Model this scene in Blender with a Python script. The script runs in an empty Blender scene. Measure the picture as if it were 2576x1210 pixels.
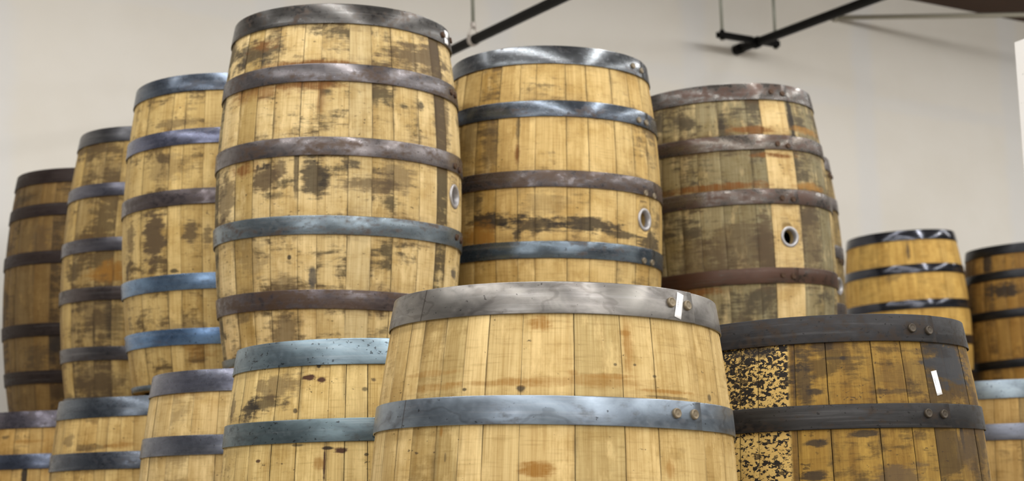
import bpy, math, random
import numpy as np
from mathutils import Vector, Matrix

sc = bpy.context.scene
COL = sc.collection
G = [4199.80977, 0.1567, -0.02536, 0.31367, 1.3, 0.89857, 0.27771, 0.31786, 0.04474, 0.19284, 0.36685, 0.05159, 0.04487, 0.04507]
D = {
 'A': {'p': [-0.4312, 4.2349, -0.008, 0.027, -0.0052, 0.0055, -0.0009, 0.0004, 0.0107, -0.0092, -0.0065, -0.0018, 0.0046], 'tier': 3, 'bd': [-1.2528, -0.9357, -0.724, -0.5452, -0.313, -0.161, 0.0707, 0.2571, 0.4352, 0.6731, 0.8757, 1.0253], 'bl': [[-0.2507, 0.1042, 0.0835, 0.039, 'k', 0.8], [-0.2315, 0.0866, 0.043, 0.0144, 'r', 0.7], [0.2506, 0.1076, 0.1136, 0.0466, 'g', 0.85], [-0.0773, 0.1464, 0.133, 0.0092, 'r', 0.75], [-0.2342, 0.1992, 0.0967, 0.0283, 'r', 0.65], [-0.0845, 0.2008, 0.0906, 0.009, 'r', 0.75], [-0.0474, 0.2399, 0.0116, 0.0349, 'r', 0.5], [0.2188, 0.2327, 0.0131, 0.0122, 'k', 0.8], [0.3059, 0.2508, 0.0404, 0.0766, 'g', 0.75], [-0.2594, 0.3956, 0.041, 0.0197, 'r', 0.85], [-0.1899, 0.4281, 0.0441, 0.0253, 'g', 0.9], [-0.1464, 0.4075, 0.0189, 0.0214, 'g', 0.8], [-0.0574, 0.4259, 0.0299, 0.0482, 'k', 0.85], [0.0298, 0.3958, 0.0231, 0.0136, 'k', 0.8], [0.0726, 0.4438, 0.0712, 0.0212, 'g', 0.75], [0.1473, 0.4208, 0.0423, 0.0439, 'g', 0.6], [-0.3396, 0.4582, 0.0494, 0.0496, 'g', 0.7], [-0.0592, 0.6724, 0.0096, 0.0281, 'b', 0.8], [-0.1323, 0.6847, 0.04, 0.0235, 'g', 0.6], [-0.117, 0.6213, 0.0051, 0.0057, 'k', 0.9], [0.3783, 0.6321, 0.0224, 0.014, 'b', 0.8], [-0.1331, 0.8015, 0.0386, 0.0466, 'g', 0.75], [-0.2645, 0.7577, 0.0319, 0.0171, 'g', 0.6], [0.0152, 0.3457, 0.1485, 0.0049, 'k', 0.5], [-0.1026, 0.4149, 0.0059, 0.058, 'k', 0.75], [-0.1553, 0.4697, 0.032, 0.0096, 'k', 0.6], [-0.239, 0.6069, 0.0549, 0.0575, 'g', 0.35], [-0.2093, 0.3969, 0.0049, 0.0059, 'k', 0.8], [-0.1969, 0.4011, 0.0083, 0.0029, 'k', 0.7], [-0.1901, 0.3949, 0.0035, 0.0068, 'k', 0.7], [-0.1798, 0.394, 0.0068, 0.0029, 'k', 0.8], [-0.1817, 0.4016, 0.0046, 0.0039, 'k', 0.6]], 'riv': {1: [[1.1233, 0.0204], [1.4455, 0.0104]], 2: [[1.1492, 0.1697], [1.2459, 0.1711]], 3: [[1.1254, 0.3627], [1.2327, 0.3664]], 4: [[1.1744, 0.5409], [1.3086, 0.5426]]}, 'bung': [1.1622, 0.4377], 'lab': [[1.1827, 0.0021], [1.3165, -0.0009], [1.22, 0.0406], [1.1332, 0.0408]]},
 'C': {'p': [0.1186, 4.646, -0.0141, 0.0286, 0.0008, 0.0096, 0.0002, -0.0001, 0.0175, -0.0042, 0.0, 0.0, -0.0044], 'tier': 3, 'bd': [-0.6878, -0.4606, -0.2594, -0.1121, 0.1562, 0.3544, 0.6191, 0.8397, 1.0539], 'bl': [[-0.1477, 0.4691, 0.0933, 0.0211, 'k', 0.9], [-0.0501, 0.485, 0.0924, 0.0188, 'k', 0.85], [0.1036, 0.4798, 0.0914, 0.021, 'k', 0.9], [0.2104, 0.5008, 0.0806, 0.0106, 'k', 0.8], [0.3298, 0.5053, 0.0568, 0.0238, 'k', 0.8], [-0.2109, 0.5055, 0.0616, 0.0297, 'o', 0.8], [-0.0833, 0.2922, 0.0076, 0.0324, 'r', 0.8], [-0.1592, 0.2585, 0.027, 0.071, 'g', 0.6], [-0.0846, 0.5099, 0.0127, 0.0188, 'k', 0.8], [0.2572, 0.3577, 0.0474, 0.0217, 'g', 0.6], [0.0514, 0.5425, 0.1642, 0.0104, 'o', 0.4], [-0.0095, 0.428, 0.0607, 0.0316, 'g', 0.3], [-0.083, 0.2215, 0.0066, 0.0438, 'k', 0.6], [-0.2376, 0.2258, 0.0307, 0.0883, 'g', 0.4], [-0.2259, 0.4022, 0.0359, 0.0431, 'k', 0.5]], 'riv': {1: [[0.9393, 0.0216], [1.103, 0.0248]], 2: [[0.9214, 0.1768], [1.0452, 0.1773]], 3: [[0.9503, 0.3782], [1.0992, 0.3794]], 4: [[0.924, 0.5624], [1.0571, 0.5626]]}, 'bung': [0.9603, 0.4493]},
 'D': {'p': [0.6625, 5.1497, -0.005, -0.0257, -0.0048, 0.036, -0.0007, 0.0019, -0.0111, 0.0073, 0.0, 0.0, -0.0256], 'tier': 3, 'bd': [-0.4134, -0.2376, -0.0217, 0.2678, 0.4174, 0.7361, 1.0218, 1.295], 'bl': [[0.1047, 0.1356, 0.075, 0.0107, 'r', 0.85], [-0.0364, 0.3011, 0.1451, 0.0104, 'r', 0.85], [0.172, 0.2107, 0.0613, 0.0071, 'r', 0.9], [0.2437, 0.0989, 0.0105, 0.0718, 'k', 0.9], [-0.1142, 0.5933, 0.0835, 0.0135, 'r', 0.8], [0.3244, 0.1258, 0.0745, 0.0096, 'o', 0.7], [0.2826, 0.2988, 0.0768, 0.0105, 'o', 0.7], [0.0179, 0.475, 0.0869, 0.0678, 'g', 0.6], [0.2578, 0.4525, 0.0597, 0.0805, 'g', 0.6], [-0.0839, 0.5116, 0.0682, 0.0678, 'g', 0.6], [0.0036, 0.1255, 0.0094, 0.0358, 'k', 0.6], [0.1068, 0.4786, 0.0232, 0.0904, 'g', 0.8]], 'riv': {1: [[0.5677, 0.0195], [0.7095, 0.0226]], 2: [[0.5488, 0.1787], [0.6669, 0.1827]], 3: [[0.5301, 0.3387], [0.6471, 0.341]], 4: [[0.4777, 0.5604], [0.5854, 0.5636]]}, 'bung': [0.5868, 0.45]},
 'J': {'p': [-0.8175, 4.8235, -0.0152, -0.0007, -0.0119, 0.0103, -0.0008, 0.0038, 0.0004, 0.0249, -0.0007, -0.0006, -0.0325], 'tier': 3, 'bd': [-1.256, -0.9369, -0.6029, -0.4643, -0.2657], 'bl': [[-0.2365, 0.452, 0.0387, 0.0716, 'g', 0.95], [-0.115, 0.4457, 0.0246, 0.0306, 'g', 0.85], [-0.0693, 0.4533, 0.017, 0.0327, 'g', 0.7], [-0.166, 0.5457, 0.0123, 0.0054, 'k', 0.8], [-0.3463, 0.4384, 0.0259, 0.0392, 'g', 0.6], [-0.1731, 0.1337, 0.0602, 0.0137, 'g', 0.6], [-0.1416, 0.7084, 0.0726, 0.032, 'g', 0.4], [-0.097, 0.7636, 0.0463, 0.0319, 'o', 0.5], [-0.1904, 0.2568, 0.0666, 0.0449, 'g', 0.4]]},
 'K': {'p': [-1.1569, 5.4913, -0.0082, 0.0376, -0.0014, 0.0056, -0.0025, 0.0291, 0.0323, -0.0198, -0.0069, 0.0, -0.0574], 'tier': 3, 'bd': [-1.0482, -0.6842, -0.4666], 'bl': [[-0.1538, 0.4749, 0.068, 0.02, 'o', 0.85], [-0.135, 0.4503, 0.0329, 0.0187, 'o', 0.8], [-0.2001, 0.5853, 0.0612, 0.0744, 'g', 0.5], [-0.129, 0.6117, 0.0264, 0.0739, 'k', 0.5], [-0.1876, 0.807, 0.0952, 0.0488, 'g', 0.6], [-0.216, 0.0261, 0.0072, 0.0132, 'k', 0.9], [-0.2017, 0.1401, 0.0653, 0.026, 'g', 0.4]]},
 'L': {'p': [-1.5465, 6.1011, -0.0083, 0.0094, -0.0017, 0.0057, 0.0016, -0.025, -0.0269, 0.017, 0.0072, 0.0, -0.0097], 'tier': 3, 'bd': [-1.0152, -0.6959, -0.4802], 'bl': [[-0.1218, 0.6168, 0.0288, 0.0274, 'k', 0.8], [-0.1965, 0.2499, 0.0509, 0.0854, 'g', 0.5], [-0.2004, 0.6686, 0.0683, 0.0686, 'k', 0.5], [-0.3072, 0.0937, 0.0812, 0.0217, 'k', 0.5]]},
 'G': {'p': [-0.3006, 3.4811, 0.0019, 0.0105, 0.0052, -0.0003, -0.0002, -0.0007, 0.0, 0.0, 0.0, 0.0, -0.0094], 'tier': 2, 'bd': [-1.071, -0.896, -0.6869, -0.4924, -0.2807, -0.1671, -0.0203, 0.1339], 'bl': [[-0.2963, 0.1219, 0.0342, 0.0248, 'k', 0.9], [-0.2523, 0.1125, 0.0603, 0.0154, 'k', 0.75], [-0.2159, 0.0834, 0.0667, 0.0232, 'g', 0.6], [-0.1359, 0.0677, 0.0165, 0.0046, 'd', 0.95], [-0.1043, 0.0727, 0.0095, 0.0054, 'd', 0.95], [-0.012, 0.0923, 0.0064, 0.0046, 'k', 0.7], [0.0057, 0.0748, 0.0065, 0.0046, 'g', 0.8], [-0.1596, 0.1305, 0.0056, 0.0046, 'k', 0.8], [-0.0854, 0.2038, 0.0111, 0.0037, 'k', 0.95], [-0.0572, 0.2088, 0.0131, 0.0052, 'd', 0.95], [-0.0908, 0.2321, 0.0024, 0.0336, 'd', 0.95], [-0.1124, 0.0453, 0.0045, 0.0039, 'k', 0.9], [-0.3894, 0.1166, 0.0208, 0.0237, 'g', 0.6], [-0.26, 0.1779, 0.0126, 0.0031, 'k', 0.6], [-0.1499, 0.1969, 0.0124, 0.0023, 'k', 0.7], [-0.102, 0.2319, 0.0112, 0.0134, 'o', 0.6], [-0.0083, 0.2171, 0.0045, 0.003, 'k', 0.8], [-0.2474, 0.2243, 0.0071, 0.003, 'd', 0.9]]},
 'Q': {'p': [-0.6119, 4.115, 0.0039, 0.0055, 0.0023, -0.0007, 0.0001, -0.0036, 0.0, 0.0, 0.0, 0.0, 0.0077], 'tier': 2, 'bd': [-1.1412, -0.8772, -0.6311, -0.3971], 'bl': [[-0.2619, 0.0397, 0.0949, 0.0111, 'o', 0.4]]},
 'R': {'p': [-1.0494, 4.8896, 0.0023, -0.008, -0.0122, 0.0021, 0.0005, -0.0036, 0.0, 0.0, 0.0, 0.0, 0.0552], 'tier': 2, 'bd': [-1.1179, -0.8459, -0.5956, -0.4803, -0.3493, -0.2179], 'bl': [[-0.1968, 0.1272, 0.0844, 0.0086, 'k', 0.5], [-0.1197, 0.1246, 0.0481, 0.0086, 'o', 0.6], [-0.3015, 0.1068, 0.0322, 0.0218, 'g', 0.5]]},
 'S': {'p': [-1.5098, 5.593, 0.0095, 0.0013, 0.0007, -0.0048, 0.0011, -0.0169, 0.0, 0.0, 0.0, 0.0, 0.0472], 'tier': 2, 'bd': [-0.5557, -0.3801, -0.2346], 'bl': [[-0.1253, 0.195, 0.0094, 0.0311, 'k', 0.95], [-0.2143, 0.073, 0.0173, 0.0063, 'k', 0.6], [-0.1271, 0.0884, 0.0708, 0.005, 'o', 0.6]]},
 'E': {'p': [0.0702, 2.8548, 0.0122, 0.0358, 0.0242, -0.0023, -0.0027, 0.0224, 0.0, 0.0, 0.0, 0.0, -0.0022], 'tier': 2, 'bd': [-1.128, -0.9635, -0.8238, -0.6443, -0.4987, -0.3634, -0.1691, 0.1094, 0.3724, 0.5683, 0.9015, 1.1237], 'bl': [[-0.0245, 0.058, 0.0187, 0.0101, 'o', 0.75], [-0.0282, 0.2837, 0.0251, 0.0119, 'o', 0.85], [0.1275, 0.0906, 0.0087, 0.0408, 'o', 0.6], [0.1241, 0.0687, 0.0102, 0.0051, 'o', 0.6], [-0.0527, 0.1601, 0.0077, 0.0055, 'k', 0.85], [0.0558, 0.1481, 0.1282, 0.0086, 'o', 0.45], [-0.0976, 0.1508, 0.0741, 0.0049, 'o', 0.5], [0.2137, 0.1577, 0.0612, 0.0031, 'o', 0.7], [0.2126, 0.1672, 0.052, 0.0025, 'k', 0.5], [-0.1497, 0.1593, 0.0052, 0.0031, 'k', 0.8], [-0.2019, 0.1533, 0.0514, 0.005, 'o', 0.4], [0.109, 0.1383, 0.0411, 0.0031, 'o', 0.5], [0.0305, 0.1344, 0.0076, 0.0049, 'o', 0.5], [0.3097, 0.1604, 0.0069, 0.0064, 'k', 0.7], [0.1944, 0.279, 0.0094, 0.0152, 'o', 0.5], [-0.1896, 0.2243, 0.0032, 0.0074, 'o', 0.6], [-0.1783, 0.2645, 0.0023, 0.0073, 'k', 0.5], [-0.2426, 0.1307, 0.0604, 0.0038, 'o', 0.35], [0.1748, 0.135, 0.0039, 0.0025, 'k', 0.7], [0.1031, 0.1199, 0.0027, 0.0019, 'k', 0.7], [0.1384, 0.1189, 0.0029, 0.0019, 'k', 0.7]], 'riv': {1: [[0.7187, 0.0133], [0.8559, 0.0144]], 2: [[0.6743, 0.1917], [0.8044, 0.1912]]}, 'lab': [[0.7854, -0.0057], [0.8364, -0.0021], [0.7829, 0.0394], [0.7331, 0.0356]]},
 'F': {'p': [0.5873, 3.2439, -0.0021, -0.0058, 0.0106, 0.0004, -0.0001, 0.0061, 0.0, 0.0, 0.0, 0.0, -0.0332], 'tier': 2, 'bd': [-0.4996, -0.3768, -0.1429, 0.0502, 0.3394, 0.5443, 0.7099, 0.9052, 1.1399], 'bl': [[0.3003, 0.0824, 0.0588, 0.0323, 'b', 0.95], [-0.0288, 0.1055, 0.0176, 0.0639, 'k', 0.75], [0.1325, 0.2817, 0.0526, 0.0191, 'g', 0.8], [0.0745, 0.2077, 0.025, 0.0062, 'k', 0.85], [0.0547, 0.0733, 0.0451, 0.0036, 'k', 0.5], [0.0078, 0.05, 0.0226, 0.0086, 'k', 0.7], [0.0472, 0.0731, 0.006, 0.0036, 'k', 0.8], [-0.0084, 0.1313, 0.0158, 0.007, 'k', 0.85], [-0.0101, 0.2221, 0.0207, 0.0069, 'k', 0.85], [0.1396, 0.1354, 0.0484, 0.0056, 'k', 0.5], [-0.0234, 0.2768, 0.0272, 0.0103, 'k', 0.85], [0.2971, 0.2092, 0.0055, 0.0282, 'k', 0.9], [0.2493, 0.0623, 0.0462, 0.0086, 'k', 0.6], [0.3095, 0.2376, 0.0265, 0.0282, 'g', 0.5], [-0.1214, 0.0494, 0.0337, 0.0145, 'k', 0.8], [0.1865, 0.1105, 0.0728, 0.0283, 'k', 0.3]], 'riv': {1: [[0.6393, 0.0206], [0.7805, 0.0237]], 2: [[0.656, 0.1745], [0.7795, 0.1757]]}, 'lab': [[0.7529, 0.0984], [0.8012, 0.0958], [0.8203, 0.139], [0.7715, 0.1421]]},
 'M': {'p': [1.9594, 8.3309, 0.0446, -0.0351, -0.0059, -0.0319, -0.0016, 0.0212, 0.0286, 0.0, 0.0, 0.0, 0.0011], 'tier': 3, 'bd': [-1.0828, -0.828, -0.4391, -0.2263, 0.0388, 0.2035, 0.7054], 'bl': [[0.0322, 0.1029, 0.0103, 0.0451, 'g', 0.85], [-0.0485, 0.2345, 0.0396, 0.0202, 'g', 0.5]]},
 'N': {'p': [2.5963, 8.4258, -0.0075, -0.035, -0.0087, 0.0052, 0.0019, -0.0215, -0.0018, 0.0346, 0.0, 0.0, -0.063], 'tier': 3, 'bl': [[-0.0975, 0.2289, 0.0793, 0.0354, 'k', 0.9], [-0.2023, 0.0761, 0.0258, 0.0401, 'k', 0.8]]},
 'O': {'p': [1.6054, 5.3308, 0.0122, 0.0007, 0.0005, -0.0022, 0.0014, -0.021, 0.0, 0.0, 0.0, 0.0, 0.0958], 'tier': 2},
 'P': {'p': [0.8759, 5.9382, -0.04, 0.0092, -0.0014, -0.0098, 0.0006, 0.0, 0.0, -0.0039, 0.0, 0.0, -0.0241], 'tier': 3, 'riv': {4: [[1.1836, 0.3777], [1.267, 0.3831]], 2: [[1.2236, 0.0624], [1.3014, 0.0674]]}, 'bung': [1.1635, 0.4675]},
}

F_PX, TILT, ROLL, ZT2, _z, H, RH, RB = G[:8]
HL = G[8:11]; HW = G[11:14]
ZOFF = 0.60                      # camera height above the floor
ANG = math.radians(32.5)         # the room is turned this much from the line of sight
DN = Vector((-math.sin(ANG), math.cos(ANG), 0))   # towards the back wall
DT = Vector((math.cos(ANG), math.sin(ANG), 0))    # along the back wall
WALL_N, CEIL = 6.7, 2.86

# ------------------------------------------------------------------ camera, world, lights
ex = Vector((1, 0, 0)); fw = Vector((0, math.cos(TILT), math.sin(TILT))); uu = Vector((0, -math.sin(TILT), math.cos(TILT)))
RV = ex * math.cos(ROLL) + uu * math.sin(ROLL); UV = uu * math.cos(ROLL) - ex * math.sin(ROLL)
CAMPOS = Vector((0, 0, ZOFF))
cd = bpy.data.cameras.new('camera'); cam = bpy.data.objects.new('camera', cd); COL.objects.link(cam)
m = Matrix.Identity(4)
for i in range(3):
    m[i][0] = RV[i]; m[i][1] = UV[i]; m[i][2] = -fw[i]; m[i][3] = CAMPOS[i]
cam.matrix_world = m
cd.sensor_width = 36; cd.sensor_fit = 'HORIZONTAL'; cd.lens = F_PX * 36 / 2576
cd.dof.use_dof = True; cd.dof.focus_distance = 2.95; cd.dof.aperture_fstop = 6.0
cd.clip_start = 0.05; cd.clip_end = 200
sc.camera = cam
w = bpy.data.worlds.new('world'); sc.world = w; w.use_nodes = True
w.node_tree.nodes['Background'].inputs[0].default_value = (1.0, 0.97, 0.92, 1)
w.node_tree.nodes['Background'].inputs[1].default_value = 0.08
sc.view_settings.view_transform = 'Standard'; sc.view_settings.look = 'None'
sc.view_settings.exposure = 0.16; sc.view_settings.gamma = 1; sc.view_settings.use_curve_mapping = False

def area(name, loc, target, sx, sy, power, col=(1, .96, .9)):
    l = bpy.data.lights.new(name, 'AREA'); l.shape = 'RECTANGLE'; l.size = sx; l.size_y = sy; l.energy = power; l.color = col
    o = bpy.data.objects.new(name, l); COL.objects.link(o); o.location = loc
    o.rotation_euler = (Vector(target) - Vector(loc)).to_track_quat('-Z', 'Y').to_euler()
    return o
# long rows of fluorescent tubes under the ceiling, running towards the back wall
def light_row(t0, t1, n0, n1, z, power, lean=0.0, col=(1, .98, .945)):
    l = bpy.data.lights.new('lamp_or_wall_wash', 'AREA'); l.shape = 'RECTANGLE'; l.size = t1 - t0; l.size_y = n1 - n0; l.energy = power; l.color = col
    o = bpy.data.objects.new('lamp_or_wall_wash', l); COL.objects.link(o)
    c = DT * ((t0 + t1) / 2) + DN * ((n0 + n1) / 2); o.location = (c.x, c.y, z)
    o.matrix_world = Matrix.Translation(o.location) @ Matrix.Rotation(ANG, 4, 'Z') @ Matrix.Rotation(lean, 4, 'X')
for t_ in (-1.3, 1.1, 3.5, 5.9, 8.3):
    light_row(t_ - .08, t_ + .08, -6.5, 4.2, 3.2, 180)
# added row across the back tier, there only to brighten the back wall
light_row(-1.5, 11.0, 4.72, 4.88, 3.2, 84, math.radians(32))
area('soft_fill', (3.4, -4.6, 2.3), (.4, 4.0, 1.4), 4.0, 2.6, 85, (1, .98, .95))  # added soft fill from behind right; there is no doorway
area('soft_fill', (-3.4, -3.6, 2.2), (.6, 4.2, 1.4), 3.0, 2.4, 62, (1, .98, .95))  # second added fill from behind left, put in to brighten the white board


# ------------------------------------------------------------------ helpers
def lin(c):
    return tuple(((x / 255) / 12.92 if x <= 10.3 else ((x / 255 + .055) / 1.055) ** 2.4) for x in c)
def tag(o, label=None, cat=None, group=None, kind=None):
    for k, v in (('label', label), ('category', cat), ('group', group), ('kind', kind)):
        if v: o[k] = v
    return o
def mesh_obj(name, verts, faces, mat, parent=None, smooth=None, attrs=None):
    me = bpy.data.meshes.new(name); me.from_pydata([tuple(v) for v in verts], [], faces)
    if smooth is True: me.polygons.foreach_set('use_smooth', [True] * len(me.polygons))
    elif smooth is not None: me.polygons.foreach_set('use_smooth', smooth)
    for k, vals in (attrs or {}).items():
        a = np.asarray(vals, dtype=np.float32)
        if a.ndim == 2:
            at = me.attributes.new(k, 'FLOAT_VECTOR', 'POINT'); at.data.foreach_set('vector', a.ravel())
        else:
            at = me.attributes.new(k, 'FLOAT', 'POINT'); at.data.foreach_set('value', a)
    me.materials.append(mat); me.update()
    o = bpy.data.objects.new(name, me); COL.objects.link(o)
    if parent: o.parent = parent
    return o
def empty(name, mat4):
    o = bpy.data.objects.new(name, None); COL.objects.link(o); o.empty_display_size = .1; o.matrix_world = mat4
    return o

class NT:
    def __init__(s, name):
        s.m = bpy.data.materials.new(name); s.m.use_nodes = True; s.t = s.m.node_tree; s.t.nodes.clear()
        s.out = s.t.nodes.new('ShaderNodeOutputMaterial'); s.b = s.t.nodes.new('ShaderNodeBsdfPrincipled')
        s.t.links.new(s.b.outputs[0], s.out.inputs[0])
    def n(s, typ): return s.t.nodes.new(typ)
    def put(s, sock, v):
        if hasattr(v, 'is_output') or isinstance(v, bpy.types.NodeSocket): s.t.links.new(v, sock)
        elif isinstance(v, (tuple, list)): sock.default_value = tuple(v) + ((1,) if len(v) == 3 and len(sock.default_value) == 4 else ())
        else: sock.default_value = v
    def attr(s, name, out='Vector'):
        a = s.n('ShaderNodeAttribute'); a.attribute_name = name; return a.outputs[out]
    def ma(s, op, a, b=None, c=None, clamp=False):
        x = s.n('ShaderNodeMath'); x.operation = op; x.use_clamp = clamp
        s.put(x.inputs[0], a)
        if b is not None: s.put(x.inputs[1], b)
        if c is not None: s.put(x.inputs[2], c)
        return x.outputs[0]
    def vm(s, op, a, b):
        x = s.n('ShaderNodeVectorMath'); x.operation = op; s.put(x.inputs[0], a); s.put(x.inputs[1], b); return x.outputs[0]
    def noise(s, vec, scale, detail=4, rough=.55, dist=0.0):
        x = s.n('ShaderNodeTexNoise'); v = s.vm('MULTIPLY', vec, scale) if isinstance(scale, tuple) else vec
        s.put(x.inputs['Vector'], v); x.inputs['Scale'].default_value = 1.0 if isinstance(scale, tuple) else scale
        x.inputs['Detail'].default_value = detail; x.inputs['Roughness'].default_value = rough; x.inputs['Distortion'].default_value = dist
        return x.outputs[0]
    def ss(s, x, a, b, lo=0.0, hi=1.0):
        r = s.n('ShaderNodeMapRange'); r.interpolation_type = 'SMOOTHSTEP'
        s.put(r.inputs[0], x); s.put(r.inputs[1], a); s.put(r.inputs[2], b); r.inputs[3].default_value = lo; r.inputs[4].default_value = hi
        return r.outputs[0]
    def mix(s, f, a, b, mode='MIX'):
        x = s.n('ShaderNodeMix'); x.data_type = 'RGBA'; x.blend_type = mode; x.clamp_factor = True
        s.put(x.inputs[0], f); s.put(x.inputs[6], a); s.put(x.inputs[7], b); return x.outputs[2]
    def bump(s, h, strength, dist):
        x = s.n('ShaderNodeBump'); x.inputs['Strength'].default_value = strength; x.inputs['Distance'].default_value = dist
        s.put(x.inputs['Height'], h); s.put(s.b.inputs['Normal'], x.outputs[0])
def plain(name, rgb, rough=.6, metal=0.0, var=.12, scale=30, spec=.5):
    t = NT(name); tc = t.n('ShaderNodeTexCoord').outputs['Object']
    n = t.noise(tc, scale, 5); c = lin(rgb)
    t.put(t.b.inputs['Base Color'], t.mix(n, tuple(x * (1 - var) for x in c), tuple(min(1, x * (1 + var)) for x in c)))
    t.b.inputs['Roughness'].default_value = rough; t.b.inputs['Metallic'].default_value = metal; t.b.inputs['Specular IOR Level'].default_value = spec
    return t.m

STAIN = {'k': lin((38, 33, 30)), 'g': lin((84, 68, 48)), 'r': lin((116, 74, 28)), 'o': lin((148, 104, 40)), 'b': lin((54, 56, 60)), 'd': lin((62, 30, 24))}

def wood(name, ca, cb, dirt, amt, th, sp, seed, blobs=(), hoops=(), gray=(150, 140, 105), hoopdirt=.6, streak=1.0, extra=None, joint=.85):
    t = NT(name)
    bar = t.attr('bar'); tone = t.attr('tone', 'Fac'); dark = t.attr('dark', 'Fac'); gr = t.attr('gray', 'Fac'); ed = t.attr('ed', 'Fac')
    sep = t.n('ShaderNodeSeparateXYZ'); t.put(sep.inputs[0], bar); U, V = sep.outputs[0], sep.outputs[1]
    off = t.n('ShaderNodeCombineXYZ'); t.put(off.inputs[0], t.ma('MULTIPLY', tone, 13.7)); t.put(off.inputs[1], t.ma('MULTIPLY', tone, 5.1)); off.inputs[2].default_value = seed * 3.17
    st = t.vm('ADD', bar, off.outputs[0])
    wb = t.vm('ADD', bar, (seed * 1.7, seed * .9, seed * 2.3))
    grain = t.noise(st, (300., 7., 1.), 4, .6, .4)
    saw = t.noise(st, (14., 190., 1.), 3, .6)
    c = t.mix(tone, lin(ca), lin(cb))
    c = t.mix(gr, c, lin(gray))
    strip = t.noise(st, (46., .8, 1.), 2, .5)
    c = t.mix(t.ss(strip, .42, .60, 0, .34), c, t.mix(1.0, c, (.66, .58, .42), 'MULTIPLY'))
    c = t.mix(t.ss(grain, .36, .68, 0, .55), c, t.mix(1.0, c, (.62, .53, .38), 'MULTIPLY'))
    c = t.mix(t.ss(saw, .52, .70, 0, .32), c, t.mix(1.0, c, (.55, .49, .36), 'MULTIPLY'))
    cloud = t.noise(wb, (10., 13., 1.), 6, .66)
    c = t.mix(t.ss(cloud, .42, .68, 0, .62), c, t.mix(1.0, c, (.66, .57, .36), 'MULTIPLY'))
    lt = t.noise(st, (24., 9., 1.), 5, .66)
    c = t.mix(t.ss(lt, .52, .68, 0, .40), c, lin(tuple(min(255, x * 1.06 + 4) for x in ca)))
    # weather stains that spread across the staves, streaked around the barrel
    n1 = t.noise(wb, (11., 15., 1.), 7, .68, .5)
    n2 = t.noise(st, (9. * streak, 70., 1.), 6, .7)
    n3 = t.noise(st, (45., 9., 1.), 4, .6)
    s = t.ma('ADD', t.ma('MULTIPLY', n1, .5), t.ma('ADD', t.ma('MULTIPLY', n2, .36), t.ma('MULTIPLY', n3, .14)))
    patch = t.noise(wb, (4.5, 7.5, 1.), 3, .5)
    s = t.ma('ADD', s, t.ma('ADD', t.ma('MULTIPLY', t.ma('SUBTRACT', dark, .5), .24), t.ma('MULTIPLY', t.ma('SUBTRACT', patch, .5), .26)))
    bm = t.ma('MULTIPLY', t.ss(s, th, th + .11), amt)
    c = t.mix(bm, c, t.mix(t.noise(wb, 14., 3), lin(dirt), tuple(x * .45 for x in lin(dirt))))
    # small dark flecks
    fl = t.ma('ADD', t.noise(wb, (85., 150., 1.), 3, .55), t.ma('MULTIPLY', t.ma('SUBTRACT', cloud, .55), .35))
    c = t.mix(t.ma('MULTIPLY', t.ss(fl, .68 - .06 * sp, .74 - .06 * sp), .75), c, lin((52, 40, 28)))
    # dirt caught along the hoops
    if hoops:
        rp = t.n('ShaderNodeValToRGB'); els = rp.color_ramp.elements; pts = []
        for a, b in hoops:
            pts += [(a - .030, 0), (a - .002, 1), (b + .002, 1), (b + .022, 0)]
        pts = sorted((min(max(p / H, 0), 1), v) for p, v in pts)[:30]
        els[0].position, els[0].color = pts[0][0], (pts[0][1],) * 3 + (1,)
        els[1].position, els[1].color = pts[-1][0], (pts[-1][1],) * 3 + (1,)
        for p, v in pts[1:-1]:
            e = els.new(p); e.color = (v, v, v, 1)
        t.put(rp.inputs[0], t.ma('DIVIDE', V, H))
        hd = t.ma('MULTIPLY', rp.outputs[0], t.ss(t.ma('ADD', t.ma('MULTIPLY', n1, .6), t.ma('MULTIPLY', n2, .4)), .42, .68))
        c = t.mix(t.ma('MULTIPLY', hd, hoopdirt), c, lin((92, 66, 36)))
    if extra: c = extra(t, c, U, V, wb, st)
    na = t.noise(wb, (34., 46., 1.), 5, .65)
    ns = t.noise(wb, (16., 110., 1.), 5, .65)
    wob = t.ma('ADD', t.ma('ADD', t.ma('MULTIPLY', na, 1.9), t.ma('MULTIPLY', ns, 2.0)), t.ma('MULTIPLY', t.ma('SUBTRACT', .5, dark), .7))
    for u, v, ru, rv, key, stn in blobs:
        du = t.ma('DIVIDE', t.ma('SUBTRACT', U, u), ru); dv = t.ma('DIVIDE', t.ma('SUBTRACT', V, v), rv)
        d = t.ma('SQRT', t.ma('ADD', t.ma('MULTIPLY', du, du), t.ma('MULTIPLY', dv, dv)))
        if ru > .012: d = t.ma('ADD', d, t.ma('SUBTRACT', wob, 1.98))
        else: d = t.ma('ADD', d, t.ma('MULTIPLY', t.ma('SUBTRACT', wob, 1.98), .5))
        if key in 'or': k_ = t.ma('MULTIPLY', t.ss(d, 1.45, .45), t.ss(grain, .25, .62, .65, 1.25))
        else: k_ = t.ss(d, 1.30, .62)
        c = t.mix(t.ma('MULTIPLY', k_, stn), c, STAIN[key])
    # grime in the joints
    jn = t.noise(st, (3., 40., 1.), 4, .6)
    jw = t.noise(wb, (26., 5., 1.), 3, .6)
    j = t.ma('MULTIPLY', t.ss(ed, .0022, .0004), t.ma('MULTIPLY', t.ss(jn, .30, .62, .25, 1.), t.ss(jw, .36, .60, .15, 1.)))
    jb = t.ma('MULTIPLY', t.ss(ed, .011, .001), t.ma('MULTIPLY', t.ss(n3, .46, .62), t.ss(jw, .44, .58)))
    c = t.mix(t.ma('MULTIPLY', t.ma('MAXIMUM', j, t.ma('MULTIPLY', jb, .6)), joint), c, lin((60, 46, 28)))
    t.put(t.b.inputs['Base Color'], c)
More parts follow.
